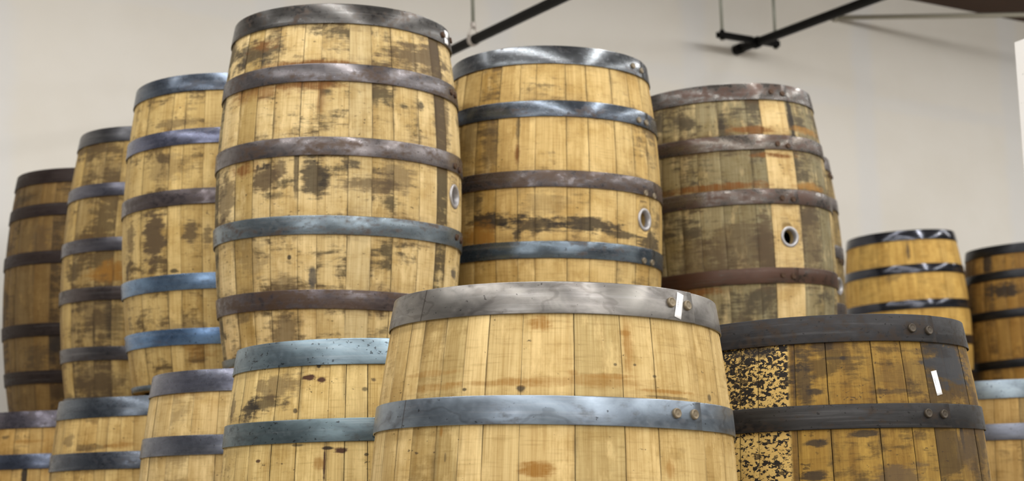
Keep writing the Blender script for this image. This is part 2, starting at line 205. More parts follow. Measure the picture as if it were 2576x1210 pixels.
    t.b.inputs['Roughness'].default_value = .72; t.b.inputs['Specular IOR Level'].default_value = .3
    t.bump(t.ma('ADD', t.ma('MULTIPLY', grain, .6), t.ma('MULTIPLY', saw, .5)), .22, .002)
    return t.m

def steel(name, rust, rustamt, seed, rough=.42, speck=.5, metal=.78, pale=.30, lines=0.0, seam=None, bumpk=.12):
    """hoop steel: colour comes from the 'hue' attribute of each hoop"""
    t = NT(name); bar = t.attr('bar'); hue = t.attr('hue', 'Color')
    wb = t.vm('ADD', bar, (seed * 1.3, seed * .7, seed * 2.1))
    n1 = t.noise(wb, (9., 22., 1.), 6, .62, .6); n2 = t.noise(wb, (4., 130., 1.), 5, .65); n3 = t.noise(wb, (60., 80., 1.), 4, .6)
    c = t.mix(t.ss(n1, .35, .7), hue, t.mix(1.0, hue, (.58, .58, .60), 'MULTIPLY'))
    c = t.mix(t.ss(n2, .5, .72, 0, pale), c, t.mix(.5, hue, lin((190, 190, 190))))
    if lines:
        ln = t.noise(wb, (7., 14., 1.), 3, .5)
        c = t.mix(t.ma('MULTIPLY', t.ss(t.ma('ABSOLUTE', t.ma('SUBTRACT', ln, .52)), .022, .006), lines), c, t.mix(1.0, hue, (.30, .26, .25), 'MULTIPLY'))
    if seam is not None:
        sx = t.n('ShaderNodeSeparateXYZ'); t.put(sx.inputs[0], bar)
        c = t.mix(t.ss(t.ma('ABSOLUTE', t.ma('SUBTRACT', t.ma('ADD', sx.outputs[0], t.ma('MULTIPLY', sx.outputs[1], .09)), seam)), .0020, .0006, 0, .7), c, lin((60, 48, 42)))
    hr = t.attr('rust', 'Fac')
    rn = t.ma('ADD', t.ma('MULTIPLY', n1, .55), t.ma('MULTIPLY', n3, .45))
    rm = t.ss(t.ma('ADD', rn, t.ma('MULTIPLY', hr, .20)), .56, .72)
    c = t.mix(t.ma('MULTIPLY', rm, rustamt), c, t.mix(n3, lin(rust), tuple(x * .5 for x in lin(rust))))
    sk = t.ss(t.noise(wb, (110., 140., 1.), 3, .5), .70 - .07 * speck, .74 - .07 * speck)
    c = t.mix(t.ma('MULTIPLY', sk, .7), c, lin((30, 27, 26)))
    t.put(t.b.inputs['Base Color'], c)
    t.put(t.b.inputs['Metallic'], t.ma('SUBTRACT', metal, t.ma('MULTIPLY', rm, rustamt * .6)))
    t.put(t.b.inputs['Roughness'], t.ma('ADD', rough, t.ma('ADD', t.ma('MULTIPLY', t.ma('SUBTRACT', n3, .5), .25), t.ma('MULTIPLY', rm, .18))))
    t.bump(t.ma('ADD', n3, t.ma('MULTIPLY', n2, .4)), bumpk, .0015)
    return t.m

# ------------------------------------------------------------------ the room
def quad_box(name, o, a, b, c, mat, kind='structure', parent=None):
    vs = [o, o + a, o + a + b, o + b, o + c, o + a + c, o + a + b + c, o + b + c]
    fs = [(0, 3, 2, 1), (4, 5, 6, 7), (0, 1, 5, 4), (1, 2, 6, 5), (2, 3, 7, 6), (3, 0, 4, 7)]
    ob = mesh_obj(name, vs, fs, mat, parent)
    if kind and not parent: ob['kind'] = kind
    return ob
def wall_mat():
    t = NT('painted_drywall'); geo = t.n('ShaderNodeTexCoord').outputs['Object']
    sp = t.n('ShaderNodeSeparateXYZ'); t.put(sp.inputs[0], geo); X, Z = sp.outputs[0], sp.outputs[2]
    c = lin((224, 220, 212))
    n = t.noise(geo, 1.1, 4, .6)
    col = t.mix(t.ss(n, .35, .7, 0, .5), c, lin((212, 206, 194)))
    # filled joints between the boards: every 1.2 m upright, every 1.2 m level
    fx = t.ma('ABSOLUTE', t.ma('SUBTRACT', t.ma('FRACT', t.ma('ADD', t.ma('DIVIDE', X, 1.22), .35)), .5))
    fz = t.ma('ABSOLUTE', t.ma('SUBTRACT', t.ma('FRACT', t.ma('ADD', t.ma('DIVIDE', Z, 1.22), .2)), .5))
    wob = t.noise(geo, 3.5, 3, .6)
    jx = t.ss(t.ma('ADD', fx, t.ma('MULTIPLY', t.ma('SUBTRACT', wob, .5), .10)), .10, .03, 0, .55)
    jz = t.ss(t.ma('ADD', fz, t.ma('MULTIPLY', t.ma('SUBTRACT', wob, .5), .08)), .055, .015, 0, .35)
    col = t.mix(t.ma('MAXIMUM', jx, jz), col, lin((216, 216, 216)))
    sm = t.noise(geo, 2.6, 2, .5)
    fk = t.noise(geo, 16., 4, .6)
    col = t.mix(t.ma('MULTIPLY', t.ss(fk, .70, .78, 0, .5), t.ss(sm, .52, .6)), col, lin((150, 128, 96)))
    t.put(t.b.inputs['Base Color'], col); t.b.inputs['Roughness'].default_value = .8
    return t.m
WALLM = wall_mat()
def local_wall(name, t0, t1, n, z0, z1, th, mat):
    L = t1 - t0
    vs = [(0, 0, z0), (L, 0, z0), (L, th, z0), (0, th, z0), (0, 0, z1), (L, 0, z1), (L, th, z1), (0, th, z1)]
    fs = [(0, 3, 2, 1), (4, 5, 6, 7), (0, 1, 5, 4), (1, 2, 6, 5), (2, 3, 7, 6), (3, 0, 4, 7)]
    o = mesh_obj(name, vs, fs, mat); o['kind'] = 'structure'
    o.location = DT * t0 + DN * n; o.rotation_euler = (0, 0, ANG)
    return o
ZC = CEIL + ZOFF
local_wall('wall_back', -4.5, 13.5, WALL_N, -.02, ZC + .2, .15, WALLM)
def slab(name, t0, t1, n0, n1, z0, z1, mat):
    o = local_wall(name, t0, t1, n0, z0, z1, n1 - n0, mat); return o
slab('floor', -4.5, 13.5, -7, WALL_N, -.12, 0, plain('concrete', (150, 144, 134), .7, 0, .12, 3))
def deck_mat():
    t = NT('dark_timber'); tc = t.n('ShaderNodeTexCoord').outputs['Object']
    g = t.noise(tc, (3., 60., 10.), 5, .6)
    t.put(t.b.inputs['Base Color'], t.mix(g, lin((74, 44, 16)), lin((42, 23, 8)))); t.b.inputs['Roughness'].default_value = .8
    return t.m
DECK = deck_mat()
ceil = slab('ceiling', -4.5, 13.5, -7, WALL_N + .15, ZC, ZC + .12, DECK)

def tube(name, a, b, r, mat, parent=None, M=16, cap=True, bev=0.0):
    a, b = Vector(a), Vector(b); ax = (b - a); L = ax.length; q = Vector((0, 0, 1)).rotation_difference(ax.normalized())
    pr = [(r - bev, 0), (r, bev), (r, L - bev), (r - bev, L)] if bev else [(r, 0), (r, L)]
    vs, fs = lathe(pr, M)
    vs = [q @ Vector(v) for v in vs]
    sm = [True] * len(fs)
    n = len(pr)
    fs.append(tuple(reversed(range(M)))); fs.append(tuple(range((n - 1) * M, n * M))); sm += [False, False]
    o = mesh_obj(name, vs, fs, mat, parent, sm)
    if parent: o.matrix_local = parent.matrix_world.inverted() @ Matrix.Translation(a)
    else: o.location = a
    return o
def lathe(profile, M):
    vs = []; fs = []
    for r, z in profile:
        for i in range(M): vs.append((r * math.cos(2 * math.pi * i / M), r * math.sin(2 * math.pi * i / M), z))
    for a in range(len(profile) - 1):
        for i in range(M):
            fs.append((a * M + i, a * M + (i + 1) % M, (a + 1) * M + (i + 1) % M, (a + 1) * M + i))
    return vs, fs
BLACKP = plain('black_pipe', (12, 11, 10), .6, 0, .25, 40, .12)
ROD = plain('zinc_rod', (150, 152, 140), .5, .4, .1, 60)
EMT = plain('grey_conduit', (150, 146, 132), .5, .3, .08, 60)

# sprinkler pipe running back to the wall, behind the tallest barrel
P = Vector((-.235, 7.05, 2.5613))
far = P + DN * (WALL_N - .004 - P.dot(DN)); near = P - DN * 5.2
root = empty('sprinkler_pipe', Matrix.Translation(far))
tag(root, 'black steel pipe slanting up behind the tallest barrel, hung on one rod', 'pipe')
tube('pipe', far, near, .0215, BLACKP, root, 20)
tube('flange', far - DN * .02, far - DN * .0015, .06, BLACKP, root, 24, bev=.006)
# hanger: clevis ring, nut and rod up to the ceiling
Q = P + DN * -.1720
root = empty('pipe_hanger', Matrix.Translation(Q))
tag(root, 'pale ring hanger with a thin rod, holding the pipe beside the tallest barrel', 'hanger')
def ring(name, c, axis, R, wdt, th, mat, parent, M=28):
    q = Vector((0, 0, 1)).rotation_difference(axis); vs, fs = lathe([(R, -wdt / 2), (R + th, -wdt / 2), (R + th, wdt / 2), (R, wdt / 2), (R, -wdt / 2)], M)
    o = mesh_obj(name, [q @ Vector(v) for v in vs], fs, mat, parent); o.matrix_local = parent.matrix_world.inverted() @ Matrix.Translation(c)
    return o
HGR = plain('hanger_zinc', (176, 168, 160), .5, .2, .1, 60)
ring('ring', Q, DN, .0228, .022, .004, HGR, root)
for sgn in (-1, 1):
    a = Q + DT * .0285 * sgn + Vector((0, 0, .012)); b = Q + DT * .006 * sgn + Vector((0, 0, .060))
    tube('strap', a, b, .0045, HGR, root, 8)
tube('nut', Q + Vector((0, 0, .052)), Q + Vector((0, 0, .078)), .0115, HGR, root, 6)
tube('rod', Q + Vector((0, 0, .07)), Vector((Q.x, Q.y, ZC)), .0080, ROD, root, 10)

# second pipe, resting on a strut hung from two rods
P2 = Vector((1.2265, 8.7255, 2.9834))
far2 = P2 - DN * .004; near2 = P2 - DN * 6.5
root = empty('sprinkler_pipe', Matrix.Translation(far2))
tag(root, 'black steel pipe ending at the wall, lying on a strut hung from two rods', 'pipe')
tube('pipe', far2, near2, .0240, BLACKP, root, 20)
tube('end_collar', far2 - DN * .06, far2 - DN * .001, .029, BLACKP, root, 24, bev=.004)
Q2 = P2 - DN * .1760
zb = Vector((0, 0, .010))
a = Q2 + zb - DT * .261; b = Q2 + zb + DT * .153
root = empty('strut_hanger', Matrix.Translation(Q2 + zb))
tag(root, 'black strut bar hung level from two thin pale rods below the ceiling', 'hanger')
ring('clamp', Q2, DN, .0252, .034, .006, BLACKP, root)
for e0, e1 in ((a, Q2 + zb - DT * .0335), (Q2 + zb + DT * .0335, b)):
    vs = []
    for q in (e0 - (Q2 + zb), e1 - (Q2 + zb)):
        for dn, dz_ in ((-.015, -.015), (.015, -.015), (.015, .015), (.008, .015), (.008, .012), (.012, .012), (.012, -.012), (-.012, -.012), (-.012, .012), (-.008, .012), (-.008, .015), (-.015, .015)):
            vs.append(q + DN * dn + Vector((0, 0, dz_)))
    fs = [(i, (i + 1) % 12, 12 + (i + 1) % 12, 12 + i) for i in range(12)] + [tuple(reversed(range(12))), tuple(range(12, 24))]
    mesh_obj('strut', vs, fs, BLACKP, root)
for dt_ in (-.232, .134):
    q = Q2 + zb + DT * dt_
    tube('rod', q + Vector((0, 0, -.028)), Vector((q.x, q.y, ZC)), .0085, ROD, root, 10)
    tube('nut', q + Vector((0, 0, -.027)), q + Vector((0, 0, -.015)), .013, BLACKP, root, 6)
    tube('nut', q + Vector((0, 0, .015)), q + Vector((0, 0, .027)), .013, BLACKP, root, 6)

# conduit that leaves the wall and crosses to the right
c0 = Vector((1.8547, 9.102, 3.2612)); c1 = Vector((3.2534, 8.9, 3.1887))
root = empty('conduit', Matrix.Translation(c0))
tag(root, 'thin grey conduit leaving the wall and running right, under the dark ceiling', 'pipe')
tube('tube', c0, c1, .0135, EMT, root, 14)
tube('connector', c0 - DN * .017, c0 + DN * .016, .020, EMT, root, 14, bev=.003)

# white panel at the right edge
e = Vector((1.4092, 4.5, 1.8328))
top = e.z; dirp = -DN
def panel():
    t = NT('white_board'); tc = t.n('ShaderNodeTexCoord').outputs['Object']
    n = t.noise(tc, 90., 3, .5)
    t.put(t.b.inputs['Base Color'], t.mix(t.ss(n, .69, .74, 0, .5), lin((255, 255, 254)), lin((190, 190, 186)))); t.b.inputs['Roughness'].default_value = .7
    return t.m
vs = []; fs = []
K = 14; LEN = .9; TH = .05; prng = random.Random(4)
for i in range(K + 1):
    f = i / K
    wob_ = .004 * math.sin(f * 21) + prng.uniform(-.002, .002)
    for off in (0, TH):
        q = dirp * (LEN * f) + DT * off
        vs.append((q.x, q.y, -top)); vs.append((q.x, q.y, wob_))
for i in range(K):
    j = i * 4
    fs += [(j, j + 1, j + 5, j + 4), (j + 2, j + 6, j + 7, j + 3), (j + 1, j + 3, j + 7, j + 5), (j, j + 4, j + 6, j + 2)]
fs += [(0, 2, 3, 1), (K * 4, K * 4 + 1, K * 4 + 3, K * 4 + 2)]
o = mesh_obj('foam_board', vs, fs, panel()); o.location = e
tag(o, 'bright white upright board cut off by the right edge of the picture', 'board')


# ------------------------------------------------------------------ barrels
def prof(dep): return RB - (RB - RH) * (2 * dep / H - 1) ** 2
def hoop_edges(k, p):
    kk = k if k <= 3 else 7 - k
    l = HL[kk - 1]; wd = HW[kk - 1] * math.exp(p[12]); u = l - wd; o = p[6 + k - 1]
    return (u + o, l + o) if k <= 3 else (H - l + o, H - u + o)

def barrel(key, d, wmat, smat, hues, rusts, label, group, rng, staves=None, hidden=False):
    p = d['p']; x, y, dz, lx, ly, ls = p[:6]; s = math.exp(ls)
    top = d['tier'] == 3
    zt = (ZT2 if not top else ZT2 + H + .015) + dz + ZOFF
    rest = ZT2 + ZOFF + (.020 if key in 'AJKL' else -.016)     # what the upper tier stands on
    hb = min(H + .004, (zt - rest - RH * math.hypot(lx, ly)) / s) if top else H + .004
    ax = Vector((lx, ly, 1)).normalized()
    base = Vector((x - lx * hb * s, y - ly * hb * s, zt - hb * s))
    phi = math.atan2(-x, y)
    rot = Vector((0, 0, 1)).rotation_difference(ax).to_matrix().to_4x4() @ Matrix.Rotation(phi, 4, 'Z')
    root = empty('oak_barrel', Matrix.Translation(base) @ rot)
    tag(root, label, 'barrel', group)
    he = [hoop_edges(k, p) for k in range(1, 7)]
    he[5] = (min(he[5][0], hb - .016), min(he[5][1], hb - .001))
    d0 = he[0][0] + .003
    def pt(th, dep, off=0.0):
        r = prof(dep) * s + off
        return (r * math.sin(th), -r * math.cos(th), (hb - dep) * s)
    # staves
    bd = list(d.get('bd', []))
    if not bd: bd = [-1.3]
    a, end = bd[-1], bd[0] + 2 * math.pi
    fill = []
    while True:
        wd = rng.uniform(.048, .088) / RB
        if a + wd > end - .035 / RB: break
        a += wd; fill.append(a)
    edges = bd + fill + [end]
    bung = d.get('bung')
    over = d.get('over', {})
    bias = d.get('bias', (.5, .5, .12))
    deps = [d0 + (hb - d0) * i / 18 for i in range(19)]
    for i in range(len(edges) - 1):
        t0, t1 = edges[i], edges[i + 1]
        wrap = 2 * math.pi if (t0 + t1) / 2 > math.pi else 0.0
        g = rng.choice((.0001, .0002, .0002, .0004, .0009)) / RB
        b3 = .0018 / RB
        cols = [t0 + g, t0 + g + b3] + [t0 + g + b3 + (t1 - t0 - 2 * g - 2 * b3) * k / 4 for k in (1, 2, 3)] + [t1 - g - b3, t1 - g]
        proud = rng.uniform(-.0006, .0006) - .0040
        dip = [-.0007, 0, 0, 0, 0, 0, -.0007]
        nc = len(cols); vs = []; bar = []; edv = []
        e0 = rng.uniform(-.0008, .0015)
        for dep in deps:
            dd = dep + (e0 if dep == d0 else 0)
            for q, th in enumerate(cols):
                vs.append(pt(th, dd, proud + dip[q])); bar.append(((th - wrap) * .31, dd, 0)); edv.append(min(th - t0, t1 - th) * RB)
        nr = len(deps); fs = []; sm = []
        for r in range(nr - 1):
            for q in range(nc - 1):
                fs.append((r * nc + q, (r + 1) * nc + q, (r + 1) * nc + q + 1, r * nc + q + 1)); sm.append(True)
        # sides, inner face and ends
        b0 = len(vs); sub = deps[::3]
        for dep in sub:
            for th, o_ in ((cols[0], proud + dip[0]), (cols[-1], proud + dip[0]), (cols[-1], proud - .027), (cols[0], proud - .027)):
                vs.append(pt(th, dep, o_)); bar.append((th * .31, dep, 0)); edv.append(0.0)
        for r in range(len(sub) - 1):
            j = b0 + r * 4
            for q in (1, 2, 3):
                q2 = (q + 1) % 4
                fs.append((j + q, j + 4 + q, j + 4 + q2, j + q2)); sm.append(False)
        fs.append((b0 + 3, b0 + 2, b0 + 1, b0)); sm.append(False)
        j = b0 + (len(sub) - 1) * 4
        fs.append((j, j + 1, j + 2, j + 3)); sm.append(False)
        ov = over.get(i)
        tone, gray, dark = ov if ov else (min(1, max(0, rng.gauss(bias[0], .36))), max(0, min(1, rng.gauss(bias[2], .22))), min(1, max(0, rng.gauss(bias[1], .28))))
        n = len(vs)
        o = mesh_obj('stave', vs, fs, wmat, root, sm, {'bar': bar, 'ed': edv, 'tone': [tone] * n, 'gray': [gray] * n, 'dark': [dark] * n})
        if bung and t0 < bung[0] < t1:
            bore(o, bung, pt, s)
    # hoops
    riv = d.get('riv', {})
    for k in range(1, 7):
        u, l = he[k - 1]
        rv = riv.get(k)
        if not rv:
            c0 = rng.uniform(2.2, 4.2); rv = [(c0, (u + l) / 2), (c0 + .042 / RB, (u + l) / 2)]
            seen = False
        else: seen = True
        ta = rv[-1][0] + .020 / RB - 2 * math.pi; lap = (.042 + .04) / RB
        # the strip starts under its own end: 2 pi + lap long, climbing by its thickness
        N = 100; vs = []; fs = []; bar = []; sm = []
        tt = .0019
        rows = ((u, -.0004), (u + .0012, 0), ((u + l) / 2, 0), (l - .0012, 0), (l, -.0004), (l, -tt), (u, -tt))
        nrw = len(rows); tot = 2 * math.pi + lap
        wa = rng.uniform(0, 6); wamp = .0006
        for i in range(N + 1):
            th = ta - lap + tot * i / N
            f = min(1, max(0, (th - (ta + 2 * math.pi - lap - .30)) / .25)); off = tt * (f * f * (3 - 2 * f))
            wv = wamp * math.sin(3 * th + wa)
            for dep, o_ in rows:
                vs.append(pt(th, dep + wv, o_ + off)); bar.append((th * .31, dep, 0))
        for i in range(N):
            for q in range(nrw):
                q2 = (q + 1) % nrw
                fs.append((i * nrw + q, i * nrw + q2, (i + 1) * nrw + q2, (i + 1) * nrw + q)); sm.append(q in (0, 1, 2, 3))
        fs.append(tuple(reversed(range(nrw)))); fs.append(tuple(N * nrw + q for q in range(nrw))); sm += [False, False]
        fs = [tuple(reversed(f)) for f in fs]
        hc = lin(hues[k - 1]); n = len(vs)
        ho = mesh_obj('hoop', vs, fs, smat, root, sm, {'bar': bar, 'rust': [rusts[k - 1]] * n})
        at = ho.data.attributes.new('hue', 'FLOAT_COLOR', 'POINT'); at.data.foreach_set('color', np.tile(np.array(hc + (1,), dtype=np.float32), n))
        for th, dep in rv if not hidden else ():
            rivet(ho, th, dep, pt, tt, d.get('rivmat', RIVET))
    for dep, nm in ((d0 + .028, 'head'), (hb - .028, 'head')):
        r = (prof(dep) * s - .020); z = (hb - dep) * s; M = 28
        vs = [(r * math.cos(2 * math.pi * i / M), r * math.sin(2 * math.pi * i / M), z + dzv) for dzv in (-.011, .011) for i in range(M)]
        fs = [tuple(reversed(range(M))), tuple(range(M, 2 * M))] + [(i, (i + 1) % M, M + (i + 1) % M, M + i) for i in range(M)]
        mesh_obj('head', vs, fs, HEADMAT, root)
    if bung: bung_ring(root, bung, pt)
    if 'lab' in d:
        c = d['lab']; vs = []; uv = []; fs = []
        o_ = -.0026 if key == 'F' else .0028
        for i in range(7):
            for j in range(4):
                f, h = i / 6, j / 3
                th = (c[0][0] * (1 - h) + c[1][0] * h) * (1 - f) + (c[3][0] * (1 - h) + c[2][0] * h) * f
                dp = (c[0][1] * (1 - h) + c[1][1] * h) * (1 - f) + (c[3][1] * (1 - h) + c[2][1] * h) * f
                vs.append(pt(th, dp, o_ + (.0012 * math.sin(f * 9) if key == 'A' else 0))); uv.append((h, f, 0))
        for i in range(6):
            for j in range(3): fs.append((i * 4 + j, (i + 1) * 4 + j, (i + 1) * 4 + j + 1, i * 4 + j + 1))
        nv = len(vs)
        cen = Vector((0, 0, 0))
        for v in list(vs): vs.append((v[0] * .9985, v[1] * .9985, v[2])); 
        uv += uv
        fs += [tuple(nv + q for q in reversed(f)) for f in list(fs)]
        ring = [j for j in range(4)] + [i * 4 + 3 for i in range(1, 7)] + [24 + j for j in (2, 1, 0)] + [i * 4 for i in range(5, 0, -1)]
        fs += [(ring[i], ring[(i + 1) % len(ring)], nv + ring[(i + 1) % len(ring)], nv + ring[i]) for i in range(len(ring))]
        o = mesh_obj('paper_sticker', vs, fs, PAPER, root, True, {'bar': uv})
        o['label'] = 'narrow white paper sticker with tiny grey print' if key != 'A' else 'narrow white paper sticker, wavy, stuck to the top hoop'
    return root

def lathe(profile, M):
    vs = []; fs = []
    for r, z in profile:
        for i in range(M): vs.append((r * math.cos(2 * math.pi * i / M), r * math.sin(2 * math.pi * i / M), z))
    for a in range(len(profile) - 1):
        for i in range(M):
            fs.append((a * M + i, a * M + (i + 1) % M, (a + 1) * M + (i + 1) % M, (a + 1) * M + i))
    return vs, fs
def frame_at(th, dep, pt, off):
    """local frame on the barrel's side: z out of the surface"""
    P = Vector(pt(th, dep, off)); a = Vector(pt(th + .01, dep, off)) - P; b = P - Vector(pt(th, dep + .01, off))
    z = a.cross(b).normalized(); xx = a.normalized(); yy = z.cross(xx)
    m = Matrix.Identity(4)
    for i in range(3): m[i][0] = xx[i]; m[i][1] = yy[i]; m[i][2] = z[i]; m[i][3] = P[i]
    return m
RIVMESH = {}
def rivet(ho, th, dep, pt, tt, mat):
    if mat.name not in RIVMESH:
        vs, fs = lathe([(.0082, -.001), (.0082, .0028), (.0074, .0046), (.0066, .0048), (.0058, .0042), (.0025, .0044), (.0003, .0046)], 20)
        fs.append(tuple(range(6 * 20, 7 * 20)))
        me = bpy.data.meshes.new('rivet'); me.from_pydata(vs, [], fs); me.polygons.foreach_set('use_smooth', [True] * len(fs))
        me.materials.append(mat); RIVMESH[mat.name] = me
    o = bpy.data.objects.new('rivet', RIVMESH[mat.name]); COL.objects.link(o); o.parent = ho
    o.matrix_local = frame_at(th, dep, pt, tt)
def bore(o, bung, pt, s):
    vs, fs = lathe([(.0235, -.07), (.0235, .03)], 32)
    fs.append(tuple(reversed(range(32)))); fs.append(tuple(range(32, 64)))
    me = bpy.data.meshes.new('cut'); me.from_pydata(vs, [], fs); c = bpy.data.objects.new('cut', me); COL.objects.link(c)
    c.parent = o.parent; c.matrix_local = frame_at(bung[0], bung[1], pt, 0)
    # weld the stave so that it is a closed solid
    import bmesh
    bm = bmesh.new(); bm.from_mesh(o.data); bmesh.ops.remove_doubles(bm, verts=bm.verts, dist=1e-5)
    bmesh.ops.holes_fill(bm, edges=bm.edges); bmesh.ops.recalc_face_normals(bm, faces=bm.faces); bm.to_mesh(o.data); bm.free()
    bpy.context.view_layer.update()
    md = o.modifiers.new('b', 'BOOLEAN'); md.object = c; md.operation = 'DIFFERENCE'; md.solver = 'EXACT'
    dg = bpy.context.evaluated_depsgraph_get(); ev = o.evaluated_get(dg)
    nm = bpy.data.meshes.new_from_object(ev, depsgraph=dg); o.modifiers.clear()
    if len(nm.polygons) > 20: o.data = nm
    bpy.data.objects.remove(c)
def bung_ring(root, bung, pt):
    pr = [(.0225, -.013), (.0225, .0010), (.0245, .0026), (.0290, .0026), (.0312, .0010), (.0312, -.006), (.0245, -.008), (.0240, -.013), (.0225, -.013)]
    vs, fs = lathe(pr, 40)
    o = mesh_obj('bung_ring', vs, fs, GALV, root, True); o.matrix_local = frame_at(bung[0], bung[1], pt, -.0035)
    o['label'] = 'grey metal ring around the open bung hole'

RIVET = plain('rivet_steel', (128, 116, 96), .5, .6, .3, 300)
RIVET_RUST = plain('rivet_rusty', (74, 52, 34), .6, .4, .3, 300)
RIVET_DARK = plain('rivet_dark', (74, 66, 56), .5, .6, .3, 300)
GALV = plain('galvanised', (172, 170, 172), .42, .55, .12, 200)
HEADMAT = plain('head_oak', (168, 140, 92), .75, 0, .2, 12)
def paper():
    t = NT('paper'); b = t.attr('bar'); sp = t.n('ShaderNodeSeparateXYZ'); t.put(sp.inputs[0], b); U, V = sp.outputs[0], sp.outputs[1]
    def band(x, a, c): return t.ma('MULTIPLY', t.ma('GREATER_THAN', x, a), t.ma('LESS_THAN', x, c))
    n = t.ss(t.noise(b, (30., 55., 1.), 1, .5), .47, .53)
    k = t.ma('MULTIPLY', t.ma('MULTIPLY', band(U, .20, .36), band(V, .30, .58)), n)
    k2 = t.ma('MULTIPLY', t.ma('MULTIPLY', band(U, .58, .68), band(V, .30, .56)), t.ma('MULTIPLY', n, .25))
    t.put(t.b.inputs['Base Color'], t.mix(t.ma('MAXIMUM', k, k2), lin((250, 250, 252)), lin((110, 110, 116))))
    t.b.inputs['Roughness'].default_value = .6
    return t.m
PAPER = paper()
STEEL_D = dict(
 A=((84, 58, 30), .75, .30, .5), C=((84, 58, 32), .7, .25, .4), D=((88, 54, 34), .8, .28, .3), J=((76, 60, 50), .5, .28, .4), K=((70, 54, 44), .5, .32, .3),
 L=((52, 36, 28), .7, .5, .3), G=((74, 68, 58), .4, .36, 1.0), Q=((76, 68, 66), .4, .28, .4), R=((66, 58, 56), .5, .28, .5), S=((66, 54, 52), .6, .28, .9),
 E=((92, 80, 68), .45, .33, .25), F=((70, 50, 26), .6, .52, .8), M=((40, 40, 44), .1, .16, 0.), N=((34, 32, 32), .3, .38, .2), O=((110, 116, 120), .3, .38, .5), P=((96, 70, 50), .6, .3, .4))
HUE = dict(
 A=[(84, 82, 80), (104, 100, 102), (114, 108, 108), (122, 134, 142), (102, 94, 96), (104, 112, 112)],
 C=[(104, 108, 112), (90, 98, 108), (100, 94, 94), (98, 110, 120), (92, 96, 102), (90, 92, 96)],
 D=[(100, 96, 92), (104, 97, 90), (98, 91, 86), (76, 66, 58), (84, 75, 68), (86, 78, 72)],
 J=[(94, 104, 118), (112, 116, 138), (98, 90, 92), (116, 142, 172), (112, 144, 184), (100, 116, 130)],
 K=[(86, 86, 90), (106, 106, 118), (100, 98, 106), (84, 76, 76), (96, 94, 98), (90, 90, 92)],
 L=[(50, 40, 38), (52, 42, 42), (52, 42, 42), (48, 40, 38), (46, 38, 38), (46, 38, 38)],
 G=[(128, 146, 156), (108, 124, 130), (120, 134, 140), (120, 134, 140), (120, 134, 140), (110, 120, 126)],
 Q=[(116, 118, 132), (118, 122, 134), (120, 124, 130), (120, 124, 130), (120, 124, 130), (110, 120, 126)],
 R=[(96, 104, 114), (90, 96, 106), (104, 110, 120), (104, 110, 120), (104, 110, 120), (110, 120, 126)],
 S=[(104, 100, 110), (92, 100, 118), (104, 110, 120), (104, 110, 120), (104, 110, 120), (110, 120, 126)],
 E=[(141, 137, 132), (138, 150, 162), (140, 150, 158), (150, 160, 170), (150, 160, 170), (150, 160, 170)],
 F=[(54, 53, 54), (54, 53, 53), (56, 56, 58), (56, 56, 58), (56, 56, 58), (56, 56, 58)],
 M=[(66, 68, 76)] * 6, N=[(46, 47, 50)] * 6, O=[(146, 160, 170), (122, 126, 138)] + [(122, 126, 138)] * 4, P=[(130, 124, 122)] * 6)
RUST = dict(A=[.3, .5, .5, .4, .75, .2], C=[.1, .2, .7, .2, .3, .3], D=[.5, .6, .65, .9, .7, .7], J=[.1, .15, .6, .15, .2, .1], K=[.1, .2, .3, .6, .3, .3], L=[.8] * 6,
 G=[.1, .25, .2, .2, .2, .2], Q=[.1, .15, .2, .2, .2, .2], R=[.1, .3, .2, .2, .2, .2], S=[.5, .1, .2, .2, .2, .2], E=[.2, .15, .2, .2, .2, .2], F=[.45, .35, .3, .3, .3, .3],
 M=[0] * 6, N=[.2] * 6, O=[.1] * 6, P=[.5] * 6)
# light board, darker board, dirt, stain amount, threshold, flecks, grey of weathered staves, dirt at hoops, joints
WOOD = dict(
 A=((224, 200, 148), (188, 162, 104), (88, 76, 52), .92, .50, .4, (150, 140, 106), .75, .9),
 C=((226, 198, 138), (190, 158, 92), (86, 70, 46), .72, .525, .3, (166, 146, 100), .7, .7),
 D=((216, 190, 138), (170, 154, 108), (78, 68, 52), .86, .49, .4, (136, 128, 100), .8, .8),
 J=((220, 192, 130), (182, 154, 94), (82, 64, 40), .86, .505, .4, (154, 136, 96), .5, .8),
 K=((206, 178, 116), (174, 146, 90), (82, 64, 40), .80, .51, .4, (146, 130, 96), .5, .8),
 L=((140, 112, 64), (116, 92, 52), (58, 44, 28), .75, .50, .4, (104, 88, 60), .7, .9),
 G=((230, 204, 142), (204, 174, 108), (108, 84, 46), .6, .535, .5, (188, 168, 118), .35, .75),
 Q=((232, 206, 150), (208, 178, 120), (130, 102, 58), .42, .55, .2, (190, 170, 120), .4, .6),
 R=((226, 196, 132), (196, 164, 102), (120, 92, 50), .5, .53, .3, (180, 156, 104), .5, .6),
 S=((212, 178, 114), (188, 152, 88), (110, 84, 44), .5, .53, .4, (180, 156, 104), .5, .7),
 E=((224, 197, 140), (186, 158, 99), (146, 116, 60), .50, .53, .0, (188, 168, 118), .18, .62),
 F=((172, 138, 62), (132, 102, 44), (56, 42, 22), .70, .505, .5, (100, 80, 44), .5, .8),
 M=((208, 170, 92), (188, 150, 76), (140, 112, 56), .4, .54, 0, (186, 158, 96), .2, .4),
 N=((168, 130, 62), (142, 106, 48), (66, 50, 28), .6, .51, .2, (116, 94, 56), .5, .6),
 O=((204, 168, 104), (174, 142, 84), (106, 86, 50), .5, .52, .3, (150, 130, 88), .3, .6),
 P=((206, 180, 124), (174, 150, 98), (92, 78, 54), .6, .51, .4, (146, 136, 100), .5, .7))
